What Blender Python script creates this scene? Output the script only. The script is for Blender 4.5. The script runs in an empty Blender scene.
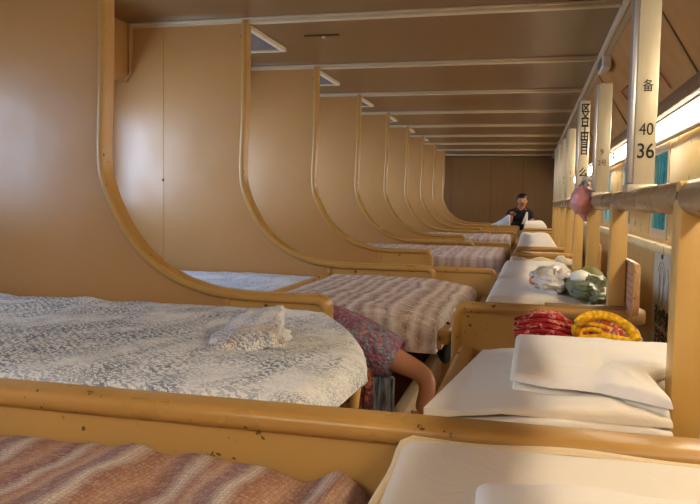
import bpy, bmesh, math, random
from mathutils import Vector, Matrix, noise
random.seed(7)
SC = bpy.context.scene
COL = SC.collection
OZ = 1.45                       # height of the eye above the carriage floor
PI = math.pi
def yk(c): return -0.2586 + 1.2 * 'ZNABCDEFGHIJK'.index(c)
ZB, ZC = -0.289, 0.885          # divider top, ceiling (relative to eye)
XW, XL, YE, YB = 0.66, -2.2, 13.7, -2.4

# ------------------------------------------------------------------ materials
def lin(c):
    c /= 255.0
    return c / 12.92 if c <= 0.04045 else ((c + 0.055) / 1.055) ** 2.4
def rgb(r, g, b): return (lin(r), lin(g), lin(b), 1.0)

class Mat:
    def __init__(s, name, col, rough=0.5, metal=0.0, spec=0.5):
        s.m = bpy.data.materials.new(name); s.m.use_nodes = True
        s.nt = s.m.node_tree; s.n = s.nt.nodes; s.l = s.nt.links
        s.b = s.n['Principled BSDF']
        s.b.inputs['Base Color'].default_value = col
        s.b.inputs['Roughness'].default_value = rough
        s.b.inputs['Metallic'].default_value = metal
        s.b.inputs['Specular IOR Level'].default_value = spec
        s.tc = None
    def coord(s, scale=(1, 1, 1), rot=(0, 0, 0)):
        if not s.tc: s.tc = s.n.new('ShaderNodeTexCoord')
        mp = s.n.new('ShaderNodeMapping'); mp.inputs['Scale'].default_value = scale; mp.inputs['Rotation'].default_value = rot
        s.l.new(s.tc.outputs['Object'], mp.inputs['Vector']); return mp.outputs[0]
    def noise(s, vec, scale, detail=3, rough=.55, dist=0.0):
        t = s.n.new('ShaderNodeTexNoise'); t.inputs['Scale'].default_value = scale; t.inputs['Detail'].default_value = detail
        t.inputs['Roughness'].default_value = rough; t.inputs['Distortion'].default_value = dist
        s.l.new(vec, t.inputs['Vector']); return t.outputs['Fac']
    def voro(s, vec, scale, feature='F1', out='Distance'):
        t = s.n.new('ShaderNodeTexVoronoi'); t.inputs['Scale'].default_value = scale; t.feature = feature
        s.l.new(vec, t.inputs['Vector']); return t.outputs[out]
    def wave(s, vec, scale, dist=0, dscale=1, axis='X', detail=1, rings=False):
        t = s.n.new('ShaderNodeTexWave'); t.inputs['Scale'].default_value = scale; t.inputs['Distortion'].default_value = dist
        t.inputs['Detail'].default_value = detail; t.inputs['Detail Scale'].default_value = dscale
        if rings: t.wave_type = 'RINGS'
        else: t.bands_direction = axis
        s.l.new(vec, t.inputs['Vector']); return t.outputs['Fac']
    def ramp(s, fac, stops, const=False):
        r = s.n.new('ShaderNodeValToRGB'); e = r.color_ramp.elements
        if const: r.color_ramp.interpolation = 'CONSTANT'
        while len(e) < len(stops): e.new(0.5)
        for el, (p, c) in zip(e, stops): el.position = p; el.color = c if len(c) == 4 else (*c, 1)
        s.l.new(fac, r.inputs[0]); return r.outputs[0]
    def mix(s, fac, a, b, mode='MIX'):
        m = s.n.new('ShaderNodeMix'); m.data_type = 'RGBA'; m.blend_type = mode
        for val, idx in ((fac, 0), (a, 6), (b, 7)):
            if hasattr(val, 'is_output'): s.l.new(val, m.inputs[idx])
            else: m.inputs[idx].default_value = val
        return m.outputs[2]
    def math(s, op, a, b=0.0):
        m = s.n.new('ShaderNodeMath'); m.operation = op
        for i, v in enumerate((a, b)):
            if hasattr(v, 'is_output'): s.l.new(v, m.inputs[i])
            else: m.inputs[i].default_value = v
        return m.outputs[0]
    def color(s, o): s.l.new(o, s.b.inputs['Base Color']); return s
    def rough(s, o): s.l.new(o, s.b.inputs['Roughness']); return s
    def bump(s, h, strength=.3, dist=.01):
        b = s.n.new('ShaderNodeBump'); b.inputs['Strength'].default_value = strength; b.inputs['Distance'].default_value = dist
        s.l.new(h, b.inputs['Height']); s.l.new(b.outputs[0], s.b.inputs['Normal']); return s

def paint(name, c1, c2, rough=.34, spec=.5, chips=False, dent=.25):
    m = Mat(name, c1, rough, 0, spec); v = m.coord()
    f = m.noise(v, 2.2, 4)
    col = m.mix(m.ramp(f, [(.3, (0, 0, 0)), (.7, (1, 1, 1))]), c1, c2)
    if chips:
        ch = m.noise(v, 60, 2); ch2 = m.noise(v, 5, 2)
        k = m.math('MULTIPLY', m.ramp(ch, [(.66, (0, 0, 0)), (.69, (1, 1, 1))]), m.ramp(ch2, [(.5, (0, 0, 0)), (.58, (1, 1, 1))]))
        col = m.mix(k, col, rgb(86, 58, 26))
    m.color(col)
    m.rough(m.ramp(m.noise(v, 7, 3), [(.3, (rough - .05,) * 3), (.7, (rough + .09,) * 3)]))
    m.bump(m.noise(v, 5.5, 2), dent, .012)
    return m.m

M = {}
M['panel'] = paint('brown panel paint', rgb(186, 139, 82), rgb(180, 133, 77), .33, .55)
M['trim'] = paint('ochre trim paint', rgb(188, 144, 76), rgb(179, 136, 70), .30, .55, chips=True, dent=.12)
M['board'] = paint('ochre board paint', rgb(200, 158, 90), rgb(192, 150, 83), .36, .5, chips=True, dent=.15)
M['cream'] = paint('cream yellow post paint', rgb(208, 168, 94), rgb(200, 159, 86), .35, .5, dent=.06)
M['deck'] = paint('deck paint', rgb(176, 134, 66), rgb(160, 120, 60), .45, .4)
M['wallpaint'] = paint('wall laminate', rgb(176, 122, 60), rgb(168, 115, 55), .35, .5, dent=.05)
M['lowerwall'] = paint('lower wall laminate', rgb(214, 166, 92), rgb(206, 158, 86), .35, .5, dent=.05)
M['creampanel'] = paint('cream panel', rgb(208, 176, 112), rgb(200, 168, 104), .3, .5, dent=.05)
M['sill'] = paint('sill paint', rgb(226, 208, 160), rgb(220, 200, 150), .3, .5, dent=.03)
M['floor'] = paint('floor vinyl', rgb(112, 96, 76), rgb(96, 82, 64), .5, .4)
M['rail'] = paint('worn rail paint', rgb(160, 130, 90), rgb(138, 110, 72), .27, .6, dent=.03)

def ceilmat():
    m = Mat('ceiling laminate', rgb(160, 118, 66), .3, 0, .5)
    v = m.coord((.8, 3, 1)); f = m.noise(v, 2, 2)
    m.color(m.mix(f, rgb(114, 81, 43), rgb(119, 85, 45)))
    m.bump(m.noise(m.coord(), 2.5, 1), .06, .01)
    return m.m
M['ceil'] = ceilmat()
def endwall():
    m = Mat('end wall laminate', rgb(130, 94, 50), .4, 0, .4)
    v = m.coord((6, 1, .5)); m.color(m.mix(m.noise(v, 3, 3), rgb(140, 102, 56), rgb(158, 118, 68))); return m.m
M['end'] = endwall()
def alu(name, c, r):
    m = Mat(name, c, r, .85, .5); v = m.coord((30, 30, 1))
    m.rough(m.ramp(m.noise(v, 6, 2), [(.3, (r - .06,) * 3), (.7, (r + .1,) * 3)])); return m.m
M['alu'] = alu('aluminium', rgb(214, 204, 184), .36)
M['aluceil'] = Mat('satin aluminium strip', rgb(206, 190, 158), .34, .35, .5).m
def post():
    m = Mat('brushed post paint', rgb(196, 184, 152), .4, .25, .5); v = m.coord((20, 20, 1.5))
    m.color(m.mix(m.noise(v, 5, 3), rgb(196, 184, 152), rgb(214, 202, 170))); return m.m
M['post'] = post()
M['postside'] = alu('post side channel', rgb(190, 190, 192), .34)
M['dark'] = Mat('dark rubber', rgb(40, 34, 26), .6).m
M['ink'] = Mat('black marker ink', rgb(28, 24, 20), .7).m
M['redink'] = Mat('red marker ink', rgb(186, 84, 50), .6).m
M['screw'] = Mat('screw', rgb(104, 78, 40), .4, .5).m
M['black'] = Mat('black cloth', rgb(24, 22, 24), .85).m
M['rug'] = None
def brownbox():
    m = Mat('dark brown trough', rgb(110, 80, 46), .45); v = m.coord((1, 8, 8)); m.color(m.mix(m.noise(v, 3, 3), rgb(100, 70, 40), rgb(136, 102, 62))); return m.m
M['trough'] = brownbox()
def vent():
    m = Mat('vent mesh', rgb(120, 108, 96), .6); v = m.coord()
    c = m.voro(v, 160); m.color(m.ramp(c, [(.2, rgb(40, 34, 30)), (.5, rgb(112, 102, 94))])); return m.m
M['vent'] = vent()
M['ventframe'] = Mat('vent frame', rgb(220, 204, 172), .4).m

def white(name, a, b, sc=1.0):
    m = Mat(name, a, .85, 0, .2); v = m.coord()
    m.color(m.mix(m.noise(v, 4, 3), a, b))
    w = m.noise(v, 340 * sc, 2)
    h = m.math('ADD', m.math('MULTIPLY', w, .12), m.noise(v, 16, 4, .6, .6))
    m.bump(h, .28, .012); m.b.inputs['Sheen Weight'].default_value = .15
    return m.m
M['white'] = white('white cotton quilt', rgb(232, 222, 202), rgb(225, 213, 192))
M['white2'] = white('clean white cotton', rgb(240, 232, 216), rgb(233, 223, 205))
M['hem'] = white('cream hem binding', rgb(228, 208, 170), rgb(216, 196, 156), 1.4)

def paisley(name, base, ink, ink2, sc=1.0, warm=None):
    m = Mat(name, base, .85, 0, .2); v = m.coord((sc, sc, sc))
    d = m.noise(v, 9, 3, .6, .5)
    w = m.wave(v, 26, 10, 2.6, 'DIAGONAL', 3)
    w2 = m.wave(m.coord((sc, sc, sc), (0, 0, 1.1)), 42, 15, 3.0, 'X', 2)
    patch = m.noise(m.coord((3.4, 1.1, 1)), 2.6, 3, .6, .4)
    k1 = m.math('MULTIPLY', m.ramp(w, [(.55, (0, 0, 0)), (.61, (1, 1, 1))]), m.ramp(patch, [(.42, (.12,) * 3), (.6, (.85,) * 3)]))
    k2 = m.math('MULTIPLY', m.ramp(w2, [(.66, (0, 0, 0)), (.71, (1, 1, 1))]), m.ramp(d, [(.4, (.1,) * 3), (.62, (.9,) * 3)]))
    c = m.mix(k1, base, ink); c = m.mix(k2, c, ink2)
    if warm:
        c = m.mix(m.ramp(m.noise(v, 4.5, 2), [(.58, (0, 0, 0)), (.7, (.7,) * 3)]), c, warm)
    m.color(c)
    m.bump(m.math('ADD', m.math('MULTIPLY', m.noise(v, 300, 1), .1), m.noise(v, 14, 4, .6, .6)), .35, .012)
    return m.m
M['paisley'] = paisley('blue grey leaf print cotton', rgb(234, 233, 228), rgb(84, 98, 114), rgb(108, 122, 132))
M['paisley2'] = paisley('floral print cotton', rgb(230, 229, 226), rgb(92, 104, 132), rgb(130, 132, 142), 1.3, rgb(190, 166, 110))
M['paisley3'] = paisley('pale blue print cotton', rgb(222, 226, 230), rgb(122, 140, 164), rgb(150, 166, 184), 1.3)

def stripes(name, cols, period, knit=True, fuzz=.6, shift=0.0, rows=0.0):
    """woven stripes running along y, colours varying along x"""
    m = Mat(name, cols[0], .9, 0, .15)
    v = m.coord()
    sx = m.n.new('ShaderNodeSeparateXYZ'); m.l.new(v, sx.inputs[0])
    wob = m.math('MULTIPLY', m.math('SUBTRACT', m.noise(v, 6, 2), .5), .05)
    x = m.math('ADD', m.math('ADD', sx.outputs[0], wob), shift + 50 * period)
    f = m.math('FRACT', m.math('DIVIDE', x, period))
    stops = [(i / len(cols), c) for i, c in enumerate(cols)] + [(1.0, cols[0])]
    c = m.ramp(f, stops)
    fl = m.noise(v, 130, 3, .7)
    vy = m.wave(m.coord((1, 1, 1)), 46, 5, 5, 'Y', 3)
    vx = m.wave(m.coord((1, 1, 1)), 52, 4, 5, 'X', 3)
    tex = m.math('MULTIPLY', vy, vx)
    c = m.mix(m.math('MULTIPLY', m.ramp(fl, [(.45, (0, 0, 0)), (.62, (1, 1, 1))]), fuzz), c, rgb(222, 204, 186))
    c = m.mix(m.math('MULTIPLY', m.ramp(tex, [(.0, (1, 1, 1)), (.3, (0, 0, 0))]), .38), c, rgb(112, 76, 64))
    if rows:
        rw = m.math('MULTIPLY', m.ramp(m.wave(v, 9, 2.5, 2, 'Y', 2), [(.45, (0, 0, 0)), (.7, (1, 1, 1))]), m.ramp(m.noise(v, 16, 2), [(.4, (0, 0, 0)), (.6, (rows,) * 3)]))
        c = m.mix(rw, c, rgb(238, 230, 220))
    m.color(c)
    m.bump(m.math('ADD', m.math('MULTIPLY', tex, .6), m.math('MULTIPLY', fl, .5)), .6, .005)
    return m.m
M['knit'] = stripes('orange brown knitted stripes', [rgb(190, 148, 120), rgb(158, 114, 98), rgb(140, 104, 98), rgb(206, 190, 172), rgb(166, 120, 98), rgb(194, 156, 126), rgb(146, 110, 104), rgb(150, 122, 118), rgb(214, 200, 182), rgb(160, 114, 94), rgb(174, 130, 104)], .17, fuzz=.3)
M['weave'] = stripes('rose brown woven stripes', [rgb(232, 224, 214), rgb(186, 160, 142), rgb(146, 112, 96), rgb(226, 214, 202), rgb(160, 126, 108), rgb(214, 196, 182), rgb(134, 104, 96)], .15, fuzz=.6, rows=.45)
M['weave2'] = stripes('pale rose woven stripes', [rgb(220, 210, 206), rgb(180, 150, 150), rgb(206, 190, 186), rgb(170, 136, 134), rgb(212, 200, 196)], .10, fuzz=.55, rows=.4)

def crochet(name, stops, scale, bumps=.8):
    m = Mat(name, stops[0][1], .9, 0, .15); v = m.coord()
    c = m.ramp(m.noise(v, scale, 2, .6, .8), stops, True)
    st = m.voro(v, 95)
    c = m.mix(m.ramp(st, [(.3, (0, 0, 0)), (.8, (.4,) * 3)]), c, rgb(80, 52, 56))
    m.color(c); m.bump(st, bumps, .006); return m.m
M['purple'] = crochet('purple pink crochet', [(.0, rgb(180, 142, 160)), (.38, rgb(226, 156, 182)), (.47, rgb(190, 148, 174)), (.53, rgb(184, 192, 206)), (.6, rgb(236, 170, 180)), (.68, rgb(226, 152, 118))], 15)
M['rust'] = crochet('rust crochet fringe', [(.0, rgb(150, 84, 62)), (.48, rgb(196, 120, 84)), (.56, rgb(130, 80, 84))], 16)
M['redcro'] = crochet('red crochet', [(.0, rgb(170, 38, 40)), (.46, rgb(196, 56, 52)), (.54, rgb(214, 140, 120)), (.6, rgb(158, 30, 36))], 22)
M['pinkcro'] = crochet('pink red crochet', [(.0, rgb(206, 120, 100)), (.5, rgb(222, 160, 136)), (.56, rgb(190, 70, 62))], 24)
M['yellow'] = crochet('yellow crochet', [(.0, rgb(246, 184, 24)), (.5, rgb(250, 198, 40)), (.62, rgb(232, 164, 20))], 20, .5)
M['yarnmix'] = crochet('red and white yarn', [(.0, rgb(200, 88, 60)), (.45, rgb(226, 190, 160)), (.52, rgb(196, 70, 56)), (.6, rgb(236, 150, 60))], 40)
M['beigecro'] = crochet('beige yarn', [(.0, rgb(206, 176, 128)), (.5, rgb(226, 204, 164))], 40)
def bluecloth():
    m = Mat('blue grey striped cloth', rgb(110, 118, 130), .9); v = m.coord((1, 1, .12))
    m.color(m.ramp(m.noise(v, 90, 2), [(.35, rgb(58, 62, 74)), (.5, rgb(126, 136, 150)), (.64, rgb(180, 186, 192))])); return m.m
M['bluecloth'] = bluecloth()
def plastic(name, c, tr, rough=.28):
    m = Mat(name, c, rough, 0, .6); m.b.inputs['Transmission Weight'].default_value = 0
    m.b.inputs['Subsurface Weight'].default_value = 0
    v = m.coord(); m.bump(m.noise(v, 40, 3, .6, .8), .5, .01)
    t = m.n.new('ShaderNodeBsdfTransparent'); mx = m.n.new('ShaderNodeMixShader'); mx.inputs[0].default_value = tr
    out = m.n['Material Output']; m.l.new(m.b.outputs[0], mx.inputs[1]); m.l.new(t.outputs[0], mx.inputs[2]); m.l.new(mx.outputs[0], out.inputs[0])
    return m.m
M['pinkbag'] = plastic('pink plastic film', rgb(226, 150, 146), .12)
M['whitebag'] = plastic('white plastic film', rgb(240, 230, 216), .12)
M['greenbag'] = plastic('dark green plastic film', rgb(104, 112, 78), .05)
M['olive'] = Mat('olive green cloth', rgb(128, 122, 44), .7).m
M['orange'] = Mat('orange fruit skin', rgb(230, 150, 60), .5).m
M['whitething'] = Mat('white enamel', rgb(240, 238, 224), .35).m
def skin():
    m = Mat('skin', rgb(186, 128, 94), .5, 0, .4); v = m.coord()
    m.color(m.mix(m.noise(v, 18, 3), rgb(178, 120, 86), rgb(196, 138, 104))); m.b.inputs['Subsurface Weight'].default_value = .05; return m.m
M['skin'] = skin()
M['hair'] = Mat('black hair', rgb(22, 19, 18), .5).m
M['eye'] = Mat('dark eye', rgb(26, 20, 18), .3).m
M['lips'] = Mat('lips', rgb(160, 86, 76), .5).m
M['shirt'] = Mat('black polo cotton', rgb(30, 29, 34), .85).m
M['trousers'] = Mat('dark trousers', rgb(40, 42, 52), .85).m
def boardpink():
    m = Mat('faded pink notice board', rgb(196, 150, 120), .45); v = m.coord((1, 1, 1))
    m.color(m.mix(m.ramp(m.noise(v, 38, 3), [(.5, (0, 0, 0)), (.62, (.6,) * 3)]), rgb(196, 150, 106), rgb(160, 104, 76))); return m.m
M['placard'] = boardpink()
M['fadeprint'] = Mat('faded print', rgb(182, 128, 102), .6).m
M['paper'] = Mat('notice paper', rgb(206, 196, 172), .6).m
M['window'] = None
def glass(name, tint, refl=.06):
    m = bpy.data.materials.new(name); m.use_nodes = True; nt = m.node_tree; nt.nodes.clear()
    o = nt.nodes.new('ShaderNodeOutputMaterial'); t = nt.nodes.new('ShaderNodeBsdfTransparent'); g = nt.nodes.new('ShaderNodeBsdfGlossy')
    t.inputs[0].default_value = tint; g.inputs['Roughness'].default_value = .03
    mx = nt.nodes.new('ShaderNodeMixShader'); mx.inputs[0].default_value = refl; nt.links.new(t.outputs[0], mx.inputs[1]); nt.links.new(g.outputs[0], mx.inputs[2])
    nt.links.new(mx.outputs[0], o.inputs[0]); return m
M['glass'] = glass('tinted window glass', (.56, .72, .74, 1))
M['glassclear'] = glass('clear window glass', (.95, .97, 1, 1))
def emit(name, c, s):
    m = bpy.data.materials.new(name); m.use_nodes = True; nt = m.node_tree; nt.nodes.clear()
    o = nt.nodes.new('ShaderNodeOutputMaterial'); e = nt.nodes.new('ShaderNodeEmission'); e.inputs[0].default_value = c; e.inputs[1].default_value = s
    nt.links.new(e.outputs[0], o.inputs[0]); return m
M['tube'] = emit('fluorescent tube', (1.0, .87, .68, 1), 15.0)

# ------------------------------------------------------------------ mesh helpers
class MB:
    def __init__(s): s.bm = bmesh.new()
    def box(s, x0, x1, y0, y1, z0, z1, bev=0.0, seg=2):
        r = bmesh.ops.create_cube(s.bm, size=1.0)
        vs = r['verts']
        for v in vs:
            v.co = Vector((x0 + (v.co.x + .5) * (x1 - x0), y0 + (v.co.y + .5) * (y1 - y0), z0 + (v.co.z + .5) * (z1 - z0)))
        if bev > 0:
            es = list({e for v in vs for e in v.link_edges})
            bmesh.ops.bevel(s.bm, geom=es, offset=bev, segments=seg, affect='EDGES', profile=.6)
        return s
    def ring_loft(s, rings, caps=True, closed=False):
        rv = [[s.bm.verts.new(p) for p in r] for r in rings]; n = len(rv[0])
        pairs = list(zip(rv, rv[1:])) + ([(rv[-1], rv[0])] if closed else [])
        for a, b in pairs:
            for i in range(n): s.bm.faces.new((a[i], a[(i + 1) % n], b[(i + 1) % n], b[i]))
        if caps and not closed:
            s.bm.faces.new(rv[0][::-1]); s.bm.faces.new(rv[-1])
        return s
    def tube(s, path, r, n=10, caps=True):
        rings = []
        for i, p in enumerate(path):
            p = Vector(p); a = Vector(path[max(i - 1, 0)]); b = Vector(path[min(i + 1, len(path) - 1)])
            t = (b - a).normalized(); up = Vector((0, 0, 1)) if abs(t.z) < .9 else Vector((0, 1, 0))
            u = t.cross(up).normalized(); w = u.cross(t)
            rr = r[i] if isinstance(r, (list, tuple)) else r
            rings.append([p + u * rr * math.cos(2 * PI * k / n) + w * rr * math.sin(2 * PI * k / n) for k in range(n)])
        return s.ring_loft(rings, caps)
    def sweep_xz(s, path, prof, y):
        """path of (x,z); profile of (dy, dn)"""
        rings = []
        for i, (x, z) in enumerate(path):
            a = path[max(i - 1, 0)]; b = path[min(i + 1, len(path) - 1)]
            t = Vector((b[0] - a[0], b[1] - a[1])).normalized(); nrm = Vector((-t.y, t.x))
            rings.append([(x + nrm.x * dn, y + dy, z + nrm.y * dn) for dy, dn in prof])
        return s.ring_loft(rings)
    def prism(s, poly, y0, y1):
        """poly of (x,z), extruded along y"""
        a = [s.bm.verts.new((x, y0, z)) for x, z in poly]; b = [s.bm.verts.new((x, y1, z)) for x, z in poly]; n = len(poly)
        s.bm.faces.new(a); s.bm.faces.new(b[::-1])
        for i in range(n): s.bm.faces.new((a[i], b[i], b[(i + 1) % n], a[(i + 1) % n]))
        return s
    def prism_x(s, poly, x0, x1):
        a = [s.bm.verts.new((x0, y, z)) for y, z in poly]; b = [s.bm.verts.new((x1, y, z)) for y, z in poly]; n = len(poly)
        s.bm.faces.new(a); s.bm.faces.new(b[::-1])
        for i in range(n): s.bm.faces.new((a[i], b[i], b[(i + 1) % n], a[(i + 1) % n]))
        return s
    def ball(s, c, r, seg=16, rings=10, fn=None):
        q = bmesh.ops.create_uvsphere(s.bm, u_segments=seg, v_segments=rings, radius=1.0)
        for v in q['verts']:
            d = v.co.copy()
            k = 1.0 + (fn(d) if fn else 0)
            v.co = Vector((c[0] + d.x * r[0] * k, c[1] + d.y * r[1] * k, c[2] + d.z * r[2] * k))
        return s
    def slab(s, x0, x1, y0, y1, zt, zb, r=.03, nx=40, ny=30, amp=.006, freq=6, seed=0, fn=None, hem=0.0, sag=.008):
        """cloth block: a rounded, wrinkled top with sides that hang to zb"""
        def grid(a, b, n):
            e = [0, .12 * r, .3 * r, .55 * r, .8 * r]; ins = [r + (b - a - 2 * r) * i / n for i in range(n + 1)]
            return [a + t for t in e + ins] + [b - t for t in e[::-1]]
        xs, ys = grid(x0, x1, nx), grid(y0, y1, ny); V = []
        for y in ys:
            row = []
            for x in xs:
                dx, dy = min(x - x0, x1 - x), min(y - y0, y1 - y)
                def drop(d): return 0 if d >= r else r - math.sqrt(max(0, r * r - (r - d) ** 2))
                q = min(r, math.hypot(drop(dx), drop(dy)))
                n1 = noise.noise((x * freq + seed, y * freq * .8, seed * 1.7)); n2 = noise.noise((x * freq * 2.7, y * freq * 2.7 + seed, 3.1))
                ed = 1 - math.exp(-min(dx, dy) / .05)
                p = Vector((x, y, zt - q + amp * (n1 + .45 * n2) * (.35 + .65 * ed) + sag * (ed - 1) * .5))
                if fn: p = fn(p)
                row.append(s.bm.verts.new(p))
            V.append(row)
        for j in range(len(ys) - 1):
            for i in range(len(xs) - 1): s.bm.faces.new((V[j][i], V[j][i + 1], V[j + 1][i + 1], V[j + 1][i]))
        loop = V[0][:] + [V[j][-1] for j in range(1, len(ys))] + V[-1][-2::-1] + [V[j][0] for j in range(len(ys) - 2, 0, -1)]
        prev = loop; steps = 4; cx, cy = (x0 + x1) / 2, (y0 + y1) / 2
        for k in range(1, steps + 1):
            cur = []
            for v in loop:
                t = k / steps; o = v.co
                w = hem * t * noise.noise((o.x * 14 + seed, o.y * 14, 1.3 + t * .4))
                d = Vector((o.x - cx, o.y - cy, 0)).normalized()
                zz = zb(o.x, o.y) if callable(zb) else zb
                cur.append(s.bm.verts.new((o.x + d.x * w, o.y + d.y * w, o.z + (zz - o.z) * t)))
            n = len(loop)
            for i in range(n): s.bm.faces.new((prev[i], cur[i], cur[(i + 1) % n], prev[(i + 1) % n]))
            prev = cur
        s.bm.faces.new(prev[::-1]); return s
    def fold(s, x0, x1, y0, y1, zt, zb, seed=0, ends=.5, fn=None, n=26):
        """one folded layer: a thick sheet whose near edge is a rounded fold"""
        return s.slab(x0, x1, y0, y1, zt, zb, r=min((zt - zb) * ends + .004, .03), nx=n, ny=int(n * .8), amp=.005, freq=5, seed=seed, fn=fn)

def smooth_by_angle(me, ang=40):
    for p in me.polygons: p.use_smooth = True
    me.set_sharp_from_angle(angle=math.radians(ang))

def meshobj(name, mb, mat, parent=None, origin=None, ang=40):
    """link ONE mesh object; coordinates are relative to the eye, origin likewise"""
    if isinstance(mb, MB):
        bm = mb.bm; bmesh.ops.recalc_face_normals(bm, faces=bm.faces)
        me = bpy.data.meshes.new(name); bm.to_mesh(me); bm.free()
    else: me = mb
    if parent is not None: org = Vector(parent['_org'])
    else: org = Vector(origin) if origin is not None else Vector((0, 0, 0))
    if parent is None and origin is None:
        c = [v.co for v in me.vertices]
        org = Vector(((min(v.x for v in c) + max(v.x for v in c)) / 2, (min(v.y for v in c) + max(v.y for v in c)) / 2, min(v.z for v in c)))
    me.transform(Matrix.Translation(-org)); smooth_by_angle(me, ang)
    if mat is not None:
        for mm in (mat if isinstance(mat, list) else [mat]): me.materials.append(mm)
    o = bpy.data.objects.new(name, me); COL.objects.link(o)
    o['_org'] = tuple(org)
    if parent is not None: o.parent = parent
    else: o.location = org + Vector((0, 0, OZ))
    return o
def tag(o, label=None, cat=None, group=None, kind=None):
    if label: o['label'] = label
    if cat: o['category'] = cat
    if group: o['group'] = group
    if kind: o['kind'] = kind
    return o
def thing(name, label, cat, org, group=None):
    o = bpy.data.objects.new(name, None); COL.objects.link(o); o['_org'] = tuple(org)
    o.location = Vector(org) + Vector((0, 0, OZ)); o.empty_display_size = .05
    return tag(o, label, cat, group)
def single(name, label, cat, mb, mat, group=None, ang=40): return tag(meshobj(name, mb, mat, ang=ang), label, cat, group)
def struct(name, mb, mat): return tag(meshobj(name, mb, mat), kind='structure')

def skin_mesh(nodes, edges, sub=2, root=0):
    me = bpy.data.meshes.new('tmp'); me.from_pydata([n[0] for n in nodes], edges, []); o = bpy.data.objects.new('tmp', me); COL.objects.link(o)
    sk = o.modifiers.new('s', 'SKIN'); sk.use_smooth_shade = True
    for i, n in enumerate(nodes):
        r = n[1]; d = me.skin_vertices[0].data[i]; d.radius = (r, r) if not isinstance(r, tuple) else r; d.use_root = (i == root)
    sb = o.modifiers.new('b', 'SUBSURF'); sb.levels = sub; sb.render_levels = sub
    dg = bpy.context.evaluated_depsgraph_get(); dg.update()
    out = bpy.data.meshes.new_from_object(o.evaluated_get(dg)); bpy.data.objects.remove(o); bpy.data.meshes.remove(me)
    return out
def text_mesh(txt, size, org, right, up, depth=.001, bold=0.0, sx=1.0):
    cu = bpy.data.curves.new('t', 'FONT'); cu.body = txt; cu.size = size; cu.extrude = depth; cu.align_x = 'CENTER'; cu.align_y = 'CENTER'; cu.offset = bold
    o = bpy.data.objects.new('t', cu); COL.objects.link(o)
    dg = bpy.context.evaluated_depsgraph_get(); dg.update()
    me = bpy.data.meshes.new_from_object(o.evaluated_get(dg)); bpy.data.objects.remove(o); bpy.data.curves.remove(cu)
    r, u = Vector(right).normalized(), Vector(up).normalized(); n = r.cross(u)
    m = Matrix(((r.x * sx, u.x, n.x, org[0]), (r.y * sx, u.y, n.y, org[1]), (r.z * sx, u.z, n.z, org[2]), (0, 0, 0, 1)))
    me.transform(m); return me
def add_mesh(mb, me): mb.bm.from_mesh(me); bpy.data.meshes.remove(me); return mb
def catmull(pts, n=6):
    out = []; P = [pts[0]] + list(pts) + [pts[-1]]
    for i in range(1, len(P) - 2):
        p0, p1, p2, p3 = (Vector(P[i - 1]), Vector(P[i]), Vector(P[i + 1]), Vector(P[i + 2]))
        for k in range(n):
            t = k / n
            out.append(tuple(.5 * ((2 * p1) + (-p0 + p2) * t + (2 * p0 - 5 * p1 + 4 * p2 - p3) * t * t + (-p0 + 3 * p1 - 3 * p2 + p3) * t ** 3)))
    out.append(tuple(pts[-1])); return out

def rr_profile(w, h, r=.01, n=4):
    """rounded rectangle (dy, dn), centred, w in y, h along the normal (from -h to 0)"""
    pts = []
    for cx, cz, a0 in ((w / 2 - r, -r, 0), (-w / 2 + r, -r, 90), (-w / 2 + r, -h + r, 180), (w / 2 - r, -h + r, 270)):
        for k in range(n + 1):
            a = math.radians(a0 + 90 * k / n); pts.append((cx + r * math.cos(a), cz + r * math.sin(a)))
    return pts

# ------------------------------------------------------------------ the carriage shell
struct('floor', MB().box(XL - .1, XW + .1, YB, YE, -OZ - .1, -OZ), M['floor'])
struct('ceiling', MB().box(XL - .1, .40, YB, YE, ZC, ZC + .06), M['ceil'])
# sloping lining between the ceiling and the window wall
mb = MB(); mb.prism([(.398, ZC), (.46, ZC + .06), (XW + .03, .47), (XW, .44)], YB, YE)
struct('ceiling_slope', mb, M['wallpaint'])
mb = MB()
for y in [1.04 + 2.0 * i for i in range(-1, 7)]:
    mb.prism([(.401, ZC - .012), (.401, ZC - .004), (XW - .002, .444), (XW - .006, .436)], y - .008, y + .008)
struct('trim_1', mb, M['trough'])
struct('wall_back', MB().box(XL - .1, XW + .1, YB - .1, YB, -OZ, ZC + .06), M['end'])
struct('wall_far', MB().box(XL - .1, XW + .1, YE, YE + .1, -OZ, ZC + .06), M['end'])
mb = MB()
for x in (-1.62, -1.46, -.72, -.14):
    mb.box(x - .006, x + .006, YE - .006, YE, ZB - .1, ZC - .02)
struct('trim_2', mb, M['trough'])
# left wall with one window per bay under the duct
def wall_with_holes(x0, x1, holes, z0, z1, ya, yb):
    mb = MB(); y = ya
    for (a, b, c, d) in holes:
        mb.box(x0, x1, y, a, z0, z1); mb.box(x0, x1, a, b, z0, c); mb.box(x0, x1, a, b, d, z1); y = b
    mb.box(x0, x1, y, yb, z0, z1); return mb
lh = [(yk('Z') + 1.2 * i + .22, yk('Z') + 1.2 * i + .98, -.06, .5) for i in range(0, 11)]
struct('wall_left', wall_with_holes(XL - .03, XL, lh, -OZ, ZC + .06, YB, YE), M['panel'])
nwin = 0
def window(x0, x1, h, gl):
    global nwin; nwin += 1
    a, b, c, d = h; f = .045
    w = MB()
    w.box(x0, x1, a, a + f, c, d); w.box(x0, x1, b - f, b, c, d); w.box(x0, x1, a + f, b - f, c, c + f); w.box(x0, x1, a + f, b - f, d - f, d)
    o = struct('window_%d' % nwin, w, M['alu'])
    xm = (x0 + x1) / 2
    p = meshobj('window_pane', MB().box(xm - .003, xm + .003, a + f, b - f, c + f, d - f), gl, parent=o); p['kind'] = 'structure'
for h in lh: window(XL - .035, XL + .008, h, M['glassclear'])
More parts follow.
